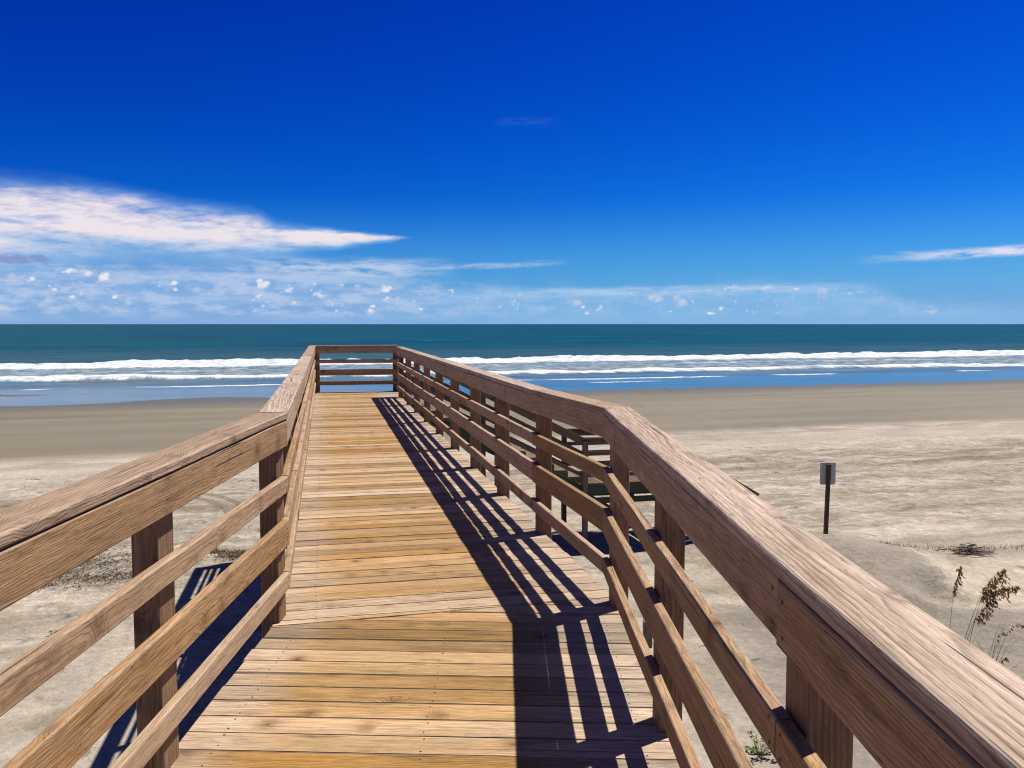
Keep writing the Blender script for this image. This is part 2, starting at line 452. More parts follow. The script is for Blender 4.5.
# --- railing members.  Heights of board centres over the deck
RAIL = [(.992, .139), (.725, .089), (.468, .140), (.213, .089)]       # centre, width
CAPZ = 1.101; CAPW = .152
BUMP = .028                                                            # the top boards rise towards the bend
def nail_head(par, p, x, y, nrm, ra=.0052):
    mb = MB(); p = p + nrm * .0012
    mb.poly([p + x * (ra * math.cos(t)) + y * (ra * math.sin(t)) for t in np.linspace(0, 2 * math.pi, 9)[:-1]])
    mb.build('nail_head', mN, par, origin=p)
def rail_boards(pts, inward, zoff, caps=True, capsk=None, skip=()):
    """boards from joint to joint on the inner face of the posts. pts: joints, zoff: lift of the top boards at each joint"""
    for i in range(len(pts) - 1):
        a, b = pts[i], pts[i + 1]; ax = (b - a).normalized()
        inn = UP.cross(ax) * 1.0
        if inn.dot(inward) < 0: inn = -inn
        for j, (zc, w) in enumerate(RAIL):
            za, zb = (zoff[i], zoff[i + 1]) if j == 0 else (zoff[i] * (.55, .3, .15)[j - 1], zoff[i + 1] * (.55, .3, .15)[j - 1])
            g = .0025
            jit = random.uniform(-.004, .004); jit2 = random.uniform(-.004, .004)
            pa = a + ax * g - inn * (.019 + random.uniform(0, .003)) + UP * (zc + za + jit)
            pb = b - ax * g - inn * (.019 + random.uniform(0, .003)) + UP * (zc + zb + jit2)
            mb = MB(); mb.beam(pa, pb, w, .038, UP, ch=.006)
            o = mb.build('rail_board', W_RAIL, walk, origin=pa)
            if (pa.y + pb.y) / 2 < 5:
                for q, r_ in ((pa, .035), (pb, -.035)):
                    for k in range(2):
                        nail_head(o, q + ax * (r_ + random.uniform(-.008, .008)) + inn * .0195 + UP * ((k - .5) * w * .5 + random.uniform(-.008, .008)), ax, UP, inn)
def cap_boards(pts, outward, zoff, sk):
    for i in range(len(pts) - 1):
        a, b = pts[i], pts[i + 1]; ax = (b - a).normalized()
        o_ = UP.cross(ax)
        if o_.dot(outward) < 0: o_ = -o_
        pa = a + ax * .002 + o_ * (CAPW / 2 - .003) + UP * (CAPZ - .019 + zoff[i] + random.uniform(0, .002))
        pb = b - ax * .002 + o_ * (CAPW / 2 - .003) + UP * (CAPZ - .019 + zoff[i + 1] + random.uniform(0, .002))
        mb = MB(); mb.beam(pa, pb, CAPW, .038, o_, sk[i][0], sk[i][1], ch=.0065)
        o = mb.build('cap_board', W_CAP, walk, origin=pa)
        if a.y < 0 and outward.x > 0:
            dropping(o, .628, 1.16, .011, 1); dropping(o, .655, 1.10, .009, 2)
            for y_ in (2.62, 4.2):
                q = pa.lerp(pb, (y_ - pa.y) / (pb.y - pa.y)) + o_ * random.uniform(-.035, .04) + UP * .0195
                nail_head(o, q, ax, o_, UP, .0042)
mW, _nt, _b = material('chalky_white'); put(_b, 'Base Color', (.70, .68, .63)); put(_b, 'Roughness', .9)
def dropping(par, x, y, r, seed):
    rs = random.Random(seed); mb = MB(); z = CAPZ + .0035
    mb.poly([(x + r * rs.uniform(.6, 1.3) * math.cos(t), y + r * rs.uniform(.7, 1.6) * math.sin(t), z) for t in np.linspace(0, 2 * math.pi, 13)[:-1]])
    mb.build('bird_dropping', mW, par, origin=(x, y, z))
def post(p, out_, ax, h=1.058, foot=SAND - .4, wa=.095, wb=.14, mat=W_POST, par=walk):
    """4x6 post whose inner face touches the back of the rail boards"""
    q = Vector(p) + out_ * (.0425 + wa / 2)
    mb = MB(); mb.beam((q.x, q.y, foot), (q.x, q.y, h), wa, wb, out_, ch=.005, seg=1.2, wob=.002)
    return mb.build('post', mat, par, origin=(q.x, q.y, foot))

XP = Vector((1, 0, 0))
# near left
ys = [-3.4, -.25, 2.86]
ptsL = [nearL(-3.4), nearL(.9 - 1.6), nearL(KL.y)]
ptsLr = [nearL(-3.4), nearL(1.32), nearL(KL.y)]
rail_boards([nearL(-3.4), nearL(1.30), nearL(KL.y)], XP, [-.012, .0115, BUMP])
TH = math.tan(R(12.35 / 2 - .25))
cap_boards([nearL(-3.4), nearL(KL.y)], -XP, [-.012, BUMP], [(0, 0)])
for y in (-1.8, -.25, 1.30, 3.01, 4.56): post(nearL(y), -XP, Vector((0, 1, 0)))
# near right
rail_boards([nearR(-3.4), nearR(1.73), nearR(KR.y)], -XP, [0, .0172, BUMP])
cap_boards([nearR(-3.4), nearR(KR.y)], XP, [0, BUMP], [(0, 0)])
for y in (-1.4, .15, 1.73, 3.33, 4.80): post(nearR(y), XP, Vector((0, 1, 0)), h=1.058)
# far right
lr = [0, 1.70, 4.75, 7.80, 10.90, REND]
rail_boards([farR(x) for x in lr], -EF, [BUMP, 0, 0, 0, 0, 0])
cap_boards([farR(x) for x in (0, 1.70, 6.3, 10.9, REND + .06)], EF, [BUMP, .0, 0, 0, 0], [(0, 0)] * 4)
for x in (1.70, 3.22, 4.75, 6.28, 7.80, 9.35, 10.90, 12.4, REND - .06): post(farR(x), EF, DF)
# far left
ll = [0, 1.6, 4.65, 7.7, 10.75, 13.8, LEND]
rail_boards([farL(x) for x in ll], EF, [BUMP, .018, 0, 0, 0, 0, 0])
cap_boards([farL(x) for x in (0, 4.65, 9.2, LEND + .06)], -EF, [BUMP, 0, 0, 0], [(0, 0)] * 3)
for x in (.14, 1.6, 3.12, 4.65, 6.2, 7.7, 9.2, 10.75, 12.3, 13.8, LEND - .10): post(farL(x), -EF, DF)
# seaward end
eA = farL(LEND)
eM = eA + EF * (WID + .16)
rail_boards([eA + EF * .02, eM], -DF, [0, 0])
cap_boards([eA - EF * .13, eM + EF * .02], DF, [0, 0], [(0, 0)])
for q in (eA + EF * .03, eM - EF * .05):
    post(q, DF, EF, wa=.095, wb=.12)
# joists and beams under the deck
def member(name, a, b, w, t, wa, mat=W_POST, par=walk):
    mb = MB(); mb.beam(a, b, w, t, wa, seg=1.0, ch=.004); return mb.build(name, mat, par, origin=a)
ztop = -.041
for off in (.06, .92, 1.64):
    member('joist', Vector((KL.x - .02 + off, -3.3, ztop - .12)), Vector((KL.x - .03 + off, 4.45 + off * .2, ztop - .12)), .235, .038, UP)
    member('joist', farL(-.1 + off * .02) + EF * (off - .02) + UP * (ztop - .12), farL(LEND + .05) + EF * (off - .02) + UP * (ztop - .12), .235, .038, UP)
for l in (1.6, 4.65, 7.7, 10.75, 13.8):
    member('beam', farL(l - .11) - EF * .15 + UP * (ztop - .36), farL(l - .11) + EF * (WID + .15) + UP * (ztop - .36), .235, .076, UP)
for y in (1.20, 4.5):
    member('beam', Vector((-1.36, y, ztop - .36)), Vector((.74, y, ztop - .36)), .235, .076, UP)

# ------------------------------------------------------------------ stair down to the sand
P0 = farR(14.15)                                   # q runs along EF from here, k along DF
stair = empty('beach_staircase', (farR(REND) + EF * 5 + DF * 1 + UP * SAND))
tag(stair, 'wooden stairs with railed landing going down to the sand beside the boardwalk end', 'staircase')
def sp(q, k, z): return P0 + EF * q + DF * k + UP * z
def sbeam(name, a, b, w, t, wa, mat=W_STAIR):
    mb = MB(); mb.beam(a, b, w, t, wa, seg=.6, ch=.004); return mb.build(name, mat, stair, origin=a)
K0, K1 = .02, 1.66                                # near and far side of the stair
Q1, Q2, Q3 = .22, 4.22, 6.10; ZP = -2.08; Q4 = Q3 + 2.5; ZB = -3.62
sbeam('beam', sp(.0, K0 + .06, -.16), sp(Q1, K0 + .06, -.16), .235, .038, UP)
# treads
n1 = 13; rise = 2.08 / n1; run = (Q2 - Q1) / (n1 - 1)
for i in range(1, n1):
    q = Q1 + (i - .5) * run; z = -rise * i
    sbeam('tread', sp(q, K0 + .05, z - .019), sp(q, K1 - .05, z - .019), run + .02, .038, EF)
for i in range(0, n1):
    q = Q1 + i * run + .012; z = -rise * i
    sbeam('riser', sp(q, K0 + .06, z - rise / 2 - .02), sp(q, K1 - .06, z - rise / 2 - .02), .135, .024, UP)
n2 = 9; rise2 = (ZP - ZB) / n2; run2 = (Q4 - Q3) / (n2 - 1)
for i in range(1, n2):
    q = Q3 + (i - .5) * run2; z = ZP - rise2 * i
    sbeam('tread', sp(q, K0 + .05, z - .019), sp(q, K1 - .05, z - .019), run2 + .02, .038, EF)
for k in (K0 + .03, K1 - .03):
    sbeam('stringer', sp(Q1 - .02, k, -.22), sp(Q2 + .05, k, ZP - .20), .26, .038, UP, W_ALGAE)
    sbeam('stringer', sp(Q3 - .02, k, ZP - .22), sp(Q4 + .05, k, ZB - .16), .26, .038, UP, W_ALGAE)
    sbeam('beam', sp(Q2, k, ZP - .17), sp(Q3, k, ZP - .17), .26, .042, UP, W_ALGAE)
for k in (K0 - .03, K1 + .03):
    sbeam('brace', sp(Q2 + .1, k, ZP - .32), sp(Q3 - .1, k, ZB + .25), .14, .038, UP, W_ALGAE)
    sbeam('skirt_board', sp(Q2 - .02, k + (-.012 if k < .5 else .012), ZP - .40), sp(Q3 + .02, k + (-.012 if k < .5 else .012), ZP - .40), .14, .032, UP, W_ALGAE)
# landing planks: one mesh
lp = MB(); q = Q2 + .02
while q < Q3 - .05:
    lp.beam(sp(q + .07, K0 - .02, ZP - .019), sp(q + .07, K1 + .02, ZP - .019), .138, .038, EF, seg=1.0); q += .1445
lp.build('landing', W_STAIR, stair)
# posts and rails of the stair
HS = [(.985, .140), (.72, .089), (.47, .14), (.21, .089)]
for k, o_ in ((K0, -DF), (K1, DF)):
    for q, z in ((Q1 + .02, 0), ((Q1 + Q2) / 2, ZP / 2), (Q2 + .06, ZP), (Q3 - .03, ZP), (Q4 - .1, ZB + .2)):
        top = 1.0 + z
        c = sp(q, k, 0) + o_ * .065
        mb = MB(); mb.beam((c.x, c.y, SAND - .4), (c.x, c.y, top), .115, .115, EF, seg=1.2, ch=.006)
        mb.build('post', W_POST if z > ZP + .1 else W_STAIR, stair, origin=(c.x, c.y, SAND - .4))
    legs = [((Q1 - .05, 0), (Q2 + .02, ZP)), ((Q2 + .02, ZP), (Q3 - .02, ZP)), ((Q3 - .02, ZP), (Q4 + .05, ZB + .06))]
    for (qa, za), (qb, zb) in legs:
        for zc, w in HS[:1] + HS[1:]:
            sbeam('rail_board', sp(qa, k - (.0 if k == K0 else 0), za + zc - .02), sp(qb, k, zb + zc - .02), w, .038, UP)
        sbeam('cap_board', sp(qa, k, za + 1.06) + o_ * .05, sp(qb, k, zb + 1.06) + o_ * .05, .14, .038, DF)

# ------------------------------------------------------------------ numpy noise for the terrain
def vnoise(x, y, seed=0):
    xi = np.floor(x).astype(np.int64); yi = np.floor(y).astype(np.int64); fx = x - xi; fy = y - yi
    fx = fx * fx * fx * (fx * (fx * 6 - 15) + 10); fy = fy * fy * fy * (fy * (fy * 6 - 15) + 10)
    def h(a, b):
        n = (a * 374761393 + b * 668265263 + seed * 974634777) & 0xffffffff
        n = ((n ^ (n >> 13)) * 1274126177) & 0xffffffff
        return ((n ^ (n >> 16)) & 0xffff) / 65535.0
    a, b, c, d = h(xi, yi), h(xi + 1, yi), h(xi, yi + 1), h(xi + 1, yi + 1)
    return (a * (1 - fx) + b * fx) * (1 - fy) + (c * (1 - fx) + d * fx) * fy - .5
def fbm(x, y, seed=0, o=4):
    r = 0; a = 1.
    for i in range(o): r = r + a * vnoise(x * 2 ** i + i * 17.3, y * 2 ** i - i * 9.1, seed + i); a *= .5
    return r
def sst(x, a, b):
    t = np.clip((x - a) / (b - a), 0, 1); return t * t * (3 - 2 * t)
NS = Vector((-math.sin(R(17.1)), math.cos(R(17.1))))          # towards the sea
SEA = -4.0
def terrain(X, Y, rough=True):
    s = NS.x * X + NS.y * Y; t = NS.y * X - NS.x * Y
    z0 = np.interp(s, [-200, 14, 24, 40, 58, 68, 84, 100, 160, 400, 60000], [-3.4, -3.6, -3.62, -3.84, -3.965, -4.0, -4.05, -4.35, -6, -9, -9])
    z = z0 - .17 * (1 - sst(X, -4.5, -1.0)) * (1 - sst(s, 22, 34)) * 1.5
    # track cut through the dune on the right, its bank and the hump beside the sign
    right = sst(X, 2.6, 5.2)
    path = -.16 * sst(Y, 9.0, 11.0) * (1 - sst(Y, 15.6 + .02 * X, 18.2))
    bank = .20 * sst(Y, 16.0, 18.6) * (1 - sst(Y, 19.5, 27))
    z = z + right * (path + bank)
    rr = np.sqrt(((X - 6.75) / 2.3) ** 2 + ((Y - 17.6) / 2.1) ** 2) + .34 * fbm(X * .9, Y * .9, 31, 4)
    z = z + .31 * (1 - sst(rr, .60, 1.05)) + right * .07 * fbm(X * 1.1, Y * 1.1, 33, 4) * sst(Y, 15.2, 16.5)
    # left: low hummocks holding dead grass
    z = z + .16 * np.exp(-(((X + 8.5) / 3.0) ** 2 + ((Y - 19.2) / 2.2) ** 2))
    if rough:
        dry = 1 - sst(s, 33, 38.5); near = 1 - sst(np.hypot(X, Y), 25, 60)
        amp = dry * (.35 + .65 * sst(fbm(X * .12, s * .3, 5, 3), -.25, .2))
        foot = np.abs(fbm(X * 1.5, Y * 1.3, 9, 3))
        z = z + dry * .07 * fbm(t * .18, s * .35, 3, 3) + amp * near * (.075 * fbm(X * 1.2, Y * 1.1, 12, 4) - .07 * np.clip(.16 - foot, 0, 1))
        z = z + sst(t, 6, 22) * (.020 * sst(s, 40, 66) - .083 * sst(s, 66, 70.5))
        sw = sst(s, 50, 66) * (1 - sst(s, 86, 96))
        z = z + sw * ((.095 - .092 * sst(t, 6, 22)) * fbm(t * .055, s * .22, 21, 4))
    return z
def gridmesh(name, xs, ys, zf, mat, kind, loc=(0, 0, 0), rot=0, smooth=True):
    X, Y = np.meshgrid(xs, ys); Z = zf(X, Y); nx, ny = len(xs), len(ys)
    v = np.stack([X, Y, Z], -1).reshape(-1, 3)
    i = np.arange(nx * ny).reshape(ny, nx)
    f = np.stack([i[:-1, :-1], i[:-1, 1:], i[1:, 1:], i[1:, :-1]], -1).reshape(-1, 4)
    me = bpy.data.meshes.new(name); me.from_pydata(v.tolist(), [], f.tolist()); me.update()
    if smooth: me.polygons.foreach_set('use_smooth', [True] * len(me.polygons))
    o = link(name, me, mat, None, loc); o.rotation_euler = (0, 0, rot); o['kind'] = kind
    return o
def grow(a, b, st, k):
    r = [a]
    while r[-1] < b: r.append(r[-1] + st); st *= k
    return r

# sand: local axes turned so that y = distance towards the sea
m, nt, b = material('sand')
geo = nt.nodes.new('ShaderNodeNewGeometry'); P = S(geo.outputs['Position']); x, y, z = sep(P)
c17, s17 = math.cos(R(17.1)), math.sin(R(17.1))
sd = y * c17 - x * s17; td = x * c17 + y * s17
big = noise(comb(td * .05, sd * .16, 0.), 1., 4., .6)
med = noise(comb(td * .35, sd * .8, 3.), 1., 5., .62)
fine = noise(P, 9., 4., .7); grain = noise(P, 60., 2., .6)
wetl = sd + (noise(comb(td * .03, 0., 5.), 1., 3.) - .5) * 3.0 + (med - .5) * 1.2
wet = ss(wetl, 37.2, 39.6)
dry = mix(ss(med, .36, .66), (.265, .222, .172), (.405, .350, .288))
dry = mix(ss(big, .40, .62) * .55, dry, (.265, .235, .188))
damp = ss(fn('ABSOLUTE', sd - 27.5 + (med - .5) * 5.), 3.4, 1.0) * ss(noise(comb(td * .12, sd * .5, 12.), 1., 4., .65), .42, .62)
dry = mix(damp * .55, dry, (.145, .108, .075))                      # rack line stained by dead weed
rip = noise(comb(td * .8, sd * 2.2, 60.), 1., 4., .65)
dry = mix(ss(rip, .50, .66) * ss(sd, 34., 28.) * ss(sd, 14., 20.) * .6, dry, (.17, .145, .11))
pale = ss(fn('ABSOLUTE', sd - 33.0 + (big - .5) * 3.), 4.0, .5)
dry = mix(pale * .5, dry, (.39, .345, .28))
# packed grey sand of the vehicle track on the right, loose pale sand on the bank
pk = ss(x, 2.6, 4.5) * ss(y + (med - .5) * .8, 8., 10.) * ss(y + (med - .5) * .6, 15.95, 15.7)
rut = ss(noise(comb(x * .16, y * 3.2 + med * .8, 80.), 1., 4., .6), .44, .60)
dry = mulc(dry, 1.0 - rut * pk * .22)
dry = mix(pk * .72, dry, (.180, .160, .132))
lo = ss(x, 8.2, 9.2) * ss(y, 15.8, 16.3) * ss(y, 18.6, 17.8)
dry = mix(lo * .75, dry, (.44, .375, .30))
mr = fn('SQRT', (x - 6.75) * (x - 6.75) / 5.3 + (y - 17.6) * (y - 17.6) / 4.4) + (med - .5) * .9 + (fine - .5) * .3
dry = mix(ss(mr, 1.05, .88) * .65, dry, (.205, .180, .145))         # hump darkened in colour so its form shows, standing in for shading
tuft = ss(noise(comb(x * .9, y * .9, 40.), 1., 4., .6), .56, .66)
olive = tuft * ss(sd, 26., 22.) * .35
dry = mix(olive, dry, (.15, .135, .07))
# wheel tracks curving on the left
rad = fn('SQRT', (x + 11.0) * (x + 11.0) / 10.2 + (y - 22.6) * (y - 22.6) / 16.0) + (med - .5) * .06
tr = mx(ss(fn('ABSOLUTE', rad - 1.0), .045, .02), ss(fn('ABSOLUTE', rad - 1.14), .045, .02)) * ss(x, -10.6, -9.6)
clod = noise(comb(td * 2.6, sd * 3.2, 70.), 1., 5., .68)
zone = ss(sd, 35., 31.) * ss(sd, 13., 19.)
dry = mulc(dry, (ss(clod, .36, .64) * .34 - .15) * zone + 1.0)
clod2 = noise(comb(td * .28, sd * .9, 90.), 1., 6., .72)
dry = mulc(dry, (ss(clod2, .36, .64) * .32 - .14) * (zone * .7 + .3) + 1.0)
dry = mix(tr * .8, dry, (.185, .155, .115))
spk = noise(P, 26., 3., .7)
sp2 = ss(noise(comb(x * 4.0, y * 4.0, 33.), 1., 3., .6), .655, .70) * ss(sd, 37., 33.) * ss(noise(comb(td * .2, sd * .6, 35.), 1., 3.), .42, .58)
dry = mix(sp2 * .75, dry, (.085, .066, .045))
dry = mulc(dry, (fine - .5) * .9 + (grain - .5) * .5 + (spk - .5) * .5 + 1.0)
wc = mix(ss(noise(comb(td * .05, sd * .35, 7.), 1., 4., .55), .35, .65), (.205, .176, .118), (.172, .149, .102))
wc = mix(ss(noise(comb(td * .016, sd * .13, 17.), 1., 3., .5), .56, .66) * .55 * ss(sd, 42., 48.), wc, (.11, .10, .092))
wc = mix(ss(sd, 58., 66.), wc, (.105, .105, .092))
put(b, 'Base Color', mix(wet, dry, mulc(wc, (fine - .5) * .2 + 1.0)))
put(b, 'Roughness', mix(ss(sd, 59., 66.), mix(wet, (.92, .92, .92), (.62, .62, .62)), (.55, .55, .55)))
put(b, 'Specular IOR Level', sat(wet * .08 + .05))
fd, fc = voro(comb(x * 1.35 + med * .6, y * 1.35, 0.), 1.0)
fr, _, _ = sep(fc)
dent = ss(fd, .30, .12) * ss(fr, .35, .45) * ss(sd, 35., 32.) * (1.0 - pk) * ss(mr, 1.0, 1.15)
hgt = (noise(P, 3.2, 4., .6) * 1.0 - dent * 1.5 + clod * zone * 2.2 + fine * .45 + tr * .6) * (1.0 - wet * .88) + grain * .05
bump(b, hgt, .75, .06)
MS = m
xs = [-30000, -3000, -600, -250] + sorted([-a for a in grow(14, 150, .25, 1.07)]) + list(np.arange(-13.8, 13.9, .16)) + grow(14, 200, .25, 1.07) + [400, 900, 3000, 30000]
ys = [-3000, -300, -80, -30, -12, -4, 0, 3] + list(np.arange(5, 24, .13)) + grow(24, 170, .16, 1.035) + [250, 500, 2000, 45000]
gridmesh('sand', np.array(sorted(set(xs)), float), np.array(ys, float), terrain, MS, 'structure')

# ------------------------------------------------------------------ sea, local y = towards the sea
m, nt, b = material('sea_water')
tcn = nt.nodes.new('ShaderNodeTexCoord'); O = S(tcn.outputs['Object']); t, s, zz = sep(O)
lz = ss(s, 60., 110.)
w1 = noise(comb(t * .10, s * .45, 0.), 1., 5., .62)
w2 = noise(comb(t * .012, s * .05, 2.), 1., 4., .6)
far = ss(s, 130., 900.)
deepc = mix(ss(w2, .38, .62), (.006, .066, .092), (.006, .046, .074))
deepc = mix(ss(s, 1200., 5000.), deepc, (.018, .050, .078))
deepc = mix(ss(s, 230., 150.), deepc, (.026, .075, .095))              # sand stirred up outside the breakers
shal = mix(ss(noise(comb(t * .06, s * .3, 6.), 1., 4.), .4, .62), (.055, .13, .19), (.12, .145, .15))
colr = mix(ss(s, 132., 112.), deepc, shal)
colr = mix(ss(s, 90., 78.), colr, (.050, .112, .155))
w3 = noise(comb(t * .03, s * .13, 12.), 1., 5., .7)
colr = mulc(colr, ((w1 - .5) * 1.0 + 1.0) * ((w3 - .5) * 1.0 + 1.0))
# foam: two breaking lines, swash lines and scattered lace
wob = (noise(comb(t * .02, 1., 3.), 1., 3., .6) - .5)
jag = (noise(comb(t * .30, 7., s * .04), 1., 6., .75) - .5)
def line(c0, slope, front_, back_, wb, jg, seed, gap):
    q = s - (c0 + t * slope) + wob * wb + jag * jg
    k = ss(q, -front_, -front_ * .45) * ss(q, back_, back_ * .3)
    br = noise(comb(t * .035, seed, s * .01), 1., 3., .6)
    return k * ss(br, gap, gap + .06)
lace = noise(comb(t * .45, s * .9, 11.), 1., 5., .7)
crest = noise(comb(t * .11, 2., s * .05), 1., 5., .7)
foam = line(125.5, .0, 8., 3.5, 7., 14., 3., .26) * ss(lace + crest * .5, .42, .62)
foam2 = line(95.5, -.035, 3.6, 2.2, 6., 8., 9., .34) * ss(lace + crest * .6, .50, .68)
foam3 = line(82., -.01, .9, .9, 8., 3., 15., .47)
foam4 = line(76., .02, .6, .6, 6., 3., 19., .54)
foam5 = line(110., .01, 2.2, 2.2, 10., 8., 23., .50) * ss(lace, .42, .56) * .8
caps = ss(noise(comb(t * .09, s * .30, 30.), 1., 3., .6), .745, .77) * ss(s, 150., 220.) * ss(s, 1400., 500.) * .8
between = ss(s, 90., 97.) * ss(s, 122., 117.) * ss(lace, .44, .64) * .6
brk = noise(comb(t * .9, s * 1.2, zz * 6.0), 1., 5., .7)
fm = (ss(brk, .28, .52) * .55 + .45) * sat(mx(mx(mx(foam, foam2), mx(foam3, foam4)), mx(mx(foam5, caps), between)))
put(b, 'Base Color', mix(fm, colr, mix(ss(noise(comb(t * .5, s * .8, 50.), 1., 4., .6), .35, .65), (.46, .50, .55), (.70, .72, .74))))
put(b, 'Roughness', mix(fm, mix(ss(s, 92., 78.), (.42, .42, .42), (.16, .16, .16)), (.9, .9, .9)))
put(b, 'IOR', 1.33)
put(b, 'Specular IOR Level', sat((ss(s, 96., 76.) * .22 + .03) * (1.0 - fm)))
bump(b, noise(comb(t * .35, s * 1.1, 0.), 1., 5., .6) * ss(s, 75., 100.) + fm * .5, .6, .25)
def seaz(T, Sx):
    q = Sx - 125.5 + 2.0 * fbm(T * .02, T * 0, 41, 3)
    z = .75 * np.exp(-np.where(q < 0, (q / 2.2) ** 2, (q / 5.5) ** 2)) * np.clip(.75 + .5 * fbm(T * .05, T * 0 + 3, 44, 2) + .55 * fbm(T * .55, Sx * .2, 46, 4), .1, 2)
    q2 = Sx - 95.5 + .035 * T + 2.5 * fbm(T * .02, T * 0, 47, 3)
    z = z + .38 * np.exp(-np.where(q2 < 0, (q2 / 1.6) ** 2, (q2 / 4.) ** 2)) * np.clip(.7 + .7 * fbm(T * .06, T * 0 + 5, 48, 2) + .55 * fbm(T * .6, Sx * .2, 49, 4), .1, 2)
    sw = sst(Sx, 130, 170) * (1 - sst(Sx, 900, 3000))
    z = z + sw * .16 * np.sin(Sx / 5.2 + 2.2 * fbm(T * .015, Sx * .03, 52, 3)) * (.6 + fbm(T * .03, Sx * .05, 55, 3))
    z = z + sst(Sx, 98, 112) * (1 - sst(Sx, 250, 500)) * .06 * fbm(T * .25, Sx * .6, 60, 3)
    return z
ts = sorted(set([-40000, -8000, -2000, -700] + [-a for a in grow(139, 500, 3, 1.1)] + list(np.arange(-138, 160, .75)) + grow(160, 500, 4, 1.1) + [900, 2500, 9000, 40000]))
ss_ = [52, 60, 66, 70, 75, 80, 85] + list(np.arange(88, 134, .8)) + grow(134, 420, 1.6, 1.02) + grow(440, 3000, 40, 1.2) + [6000, 14000, 45000]
gridmesh('sea', np.array(ts, float), np.array(ss_, float), seaz, m, 'structure', (0, 0, SEA), R(17.1))

# ------------------------------------------------------------------ sign on its post
def plain(name, col, rough=.7, var=.25, sc=8., metal=0., spec=.3):
    m, nt, b = material(name)
    geo = nt.nodes.new('ShaderNodeTexCoord'); n_ = noise(S(geo.outputs['Object']), sc, 4., .6)
    put(b, 'Base Color', mulc(mix(0., col, col), (n_ - .5) * var * 2 + 1.0)); put(b, 'Roughness', rough)
    put(b, 'Metallic', metal); put(b, 'Specular IOR Level', spec)
    return m
W_SIGN = wood('sign_post_wood', (.085, .055, .032), (.03, .018, .01), (.10, .07, .048), .5, .2, .009, None, 0, .8)
M_ALU = plain('sign_back_aluminium', (.50, .49, .44), .45, .12, 6., .0, .5)
M_BOLT = plain('bolt_steel', (.12, .12, .12), .5, .1, 8., .5)
def ground(x, y): return float(terrain(np.array([float(x)]), np.array([float(y)]))[0])
sx, sy = 7.25, 19.55; gz = ground(sx, sy)
sg = empty('beach_sign', (sx, sy, gz)); tag(sg, 'grey metal sign seen from behind, on a dark wooden post in the sand', 'sign')
mb = MB(); mb.beam((sx, sy, gz - .4), (sx + .045, sy, -1.62), .085, .085, (1, 0, 0), ch=.006, seg=.6)
mb.build('post', W_SIGN, sg)
bm = bmesh.new()
w_, h_, rc = .18, .255, .03; ring = []
for cx, cz, a0 in ((w_ - rc, h_ - rc, 0), (-w_ + rc, h_ - rc, 90), (-w_ + rc, -h_ + rc, 180), (w_ - rc, -h_ + rc, 270)):
    for k in range(5):
        a = R(a0 + k * 22.5); ring.append((cx + rc * math.cos(a), 0, cz + rc * math.sin(a)))
vs = [bm.verts.new(p) for p in ring]; f = bm.faces.new(vs)
r_ = bmesh.ops.extrude_face_region(bm, geom=[f])
for v_ in [q for q in r_['geom'] if isinstance(q, bmesh.types.BMVert)]: v_.co.y += .004
bmesh.ops.recalc_face_normals(bm, faces=bm.faces[:])
me = bpy.data.meshes.new('sign_plate'); bm.to_mesh(me); bm.free()
pl = link('sign_plate', me, M_ALU, sg, (sx + .045, sy + .052, -1.85)); 
bt_ = MB()
for dzb in (.14, -.14):
    bt_.tube([(sx + .04, sy - .062, -1.85 + dzb), (sx + .04, sy - .047, -1.85 + dzb)], .012, 8)
bt_.build('bolt', M_BOLT, sg)

# ------------------------------------------------------------------ sea oats
def plantmat(name, a, b_, sc=3., thin=True):
    m, nt, b = material(name)
    rnd = attr('brd', 'Fac'); tcn = nt.nodes.new('ShaderNodeTexCoord'); n_ = noise(S(tcn.outputs['Object']), sc * 8, 3., .6)
    pc = mix(sat(rnd * .8 + (n_ - .5) * .8), a, b_)
    put(b, 'Base Color', pc); put(b, 'Roughness', .75); put(b, 'Specular IOR Level', .2)
    if thin:
        tl = nt.nodes.new('ShaderNodeBsdfTranslucent'); nt.links.new(pc.k, tl.inputs[0])
        ms = nt.nodes.new('ShaderNodeMixShader'); ms.inputs[0].default_value = .5
        nt.links.new(b.outputs[0], ms.inputs[1]); nt.links.new(tl.outputs[0], ms.inputs[2])
        nt.links.new(ms.outputs[0], [q for q in nt.nodes if q.type == 'OUTPUT_MATERIAL'][0].inputs[0])
    return m
M_SEED = plantmat('sea_oat_seed', (.36, .22, .085), (.80, .62, .32))
M_STALK = plantmat('sea_oat_stalk', (.22, .16, .07), (.42, .32, .16))
M_BLADE = plantmat('sea_oat_blade', (.19, .15, .065), (.38, .31, .14))
def bez(p0, p1, p2, p3, n=14):
    r = []
    for i in range(n + 1):
        t = i / n; r.append(p0 * (1 - t) ** 3 + p1 * 3 * t * (1 - t) ** 2 + p2 * 3 * t * t * (1 - t) + p3 * t ** 3)
    return r
def spikelet(mb, p, d, L, W):
    d = d.normalized(); s_ = d.cross(Vector((random.uniform(-1, 1), random.uniform(-1, 1), random.uniform(-1, 1)))).normalized(); n_ = d.cross(s_)
    r = random.random(); b0 = len(mb.v); prof = [(0, .15), (.3, 1), (.65, .8), (1, .05)]
    for k, w in prof:
        for a, c in ((1, 0), (0, .35), (-1, 0), (0, -.35)):
            q = p + d * (L * k) + s_ * (a * w * W) + n_ * (c * w * W)
            mb.v.append(q); mb.g.append(tuple(q)); mb.b.append(r)
    for i in range(3):
        for j in range(4):
            a = b0 + i * 4 + j; c = b0 + i * 4 + (j + 1) % 4; mb.f.append((a, c, c + 4, a + 4))
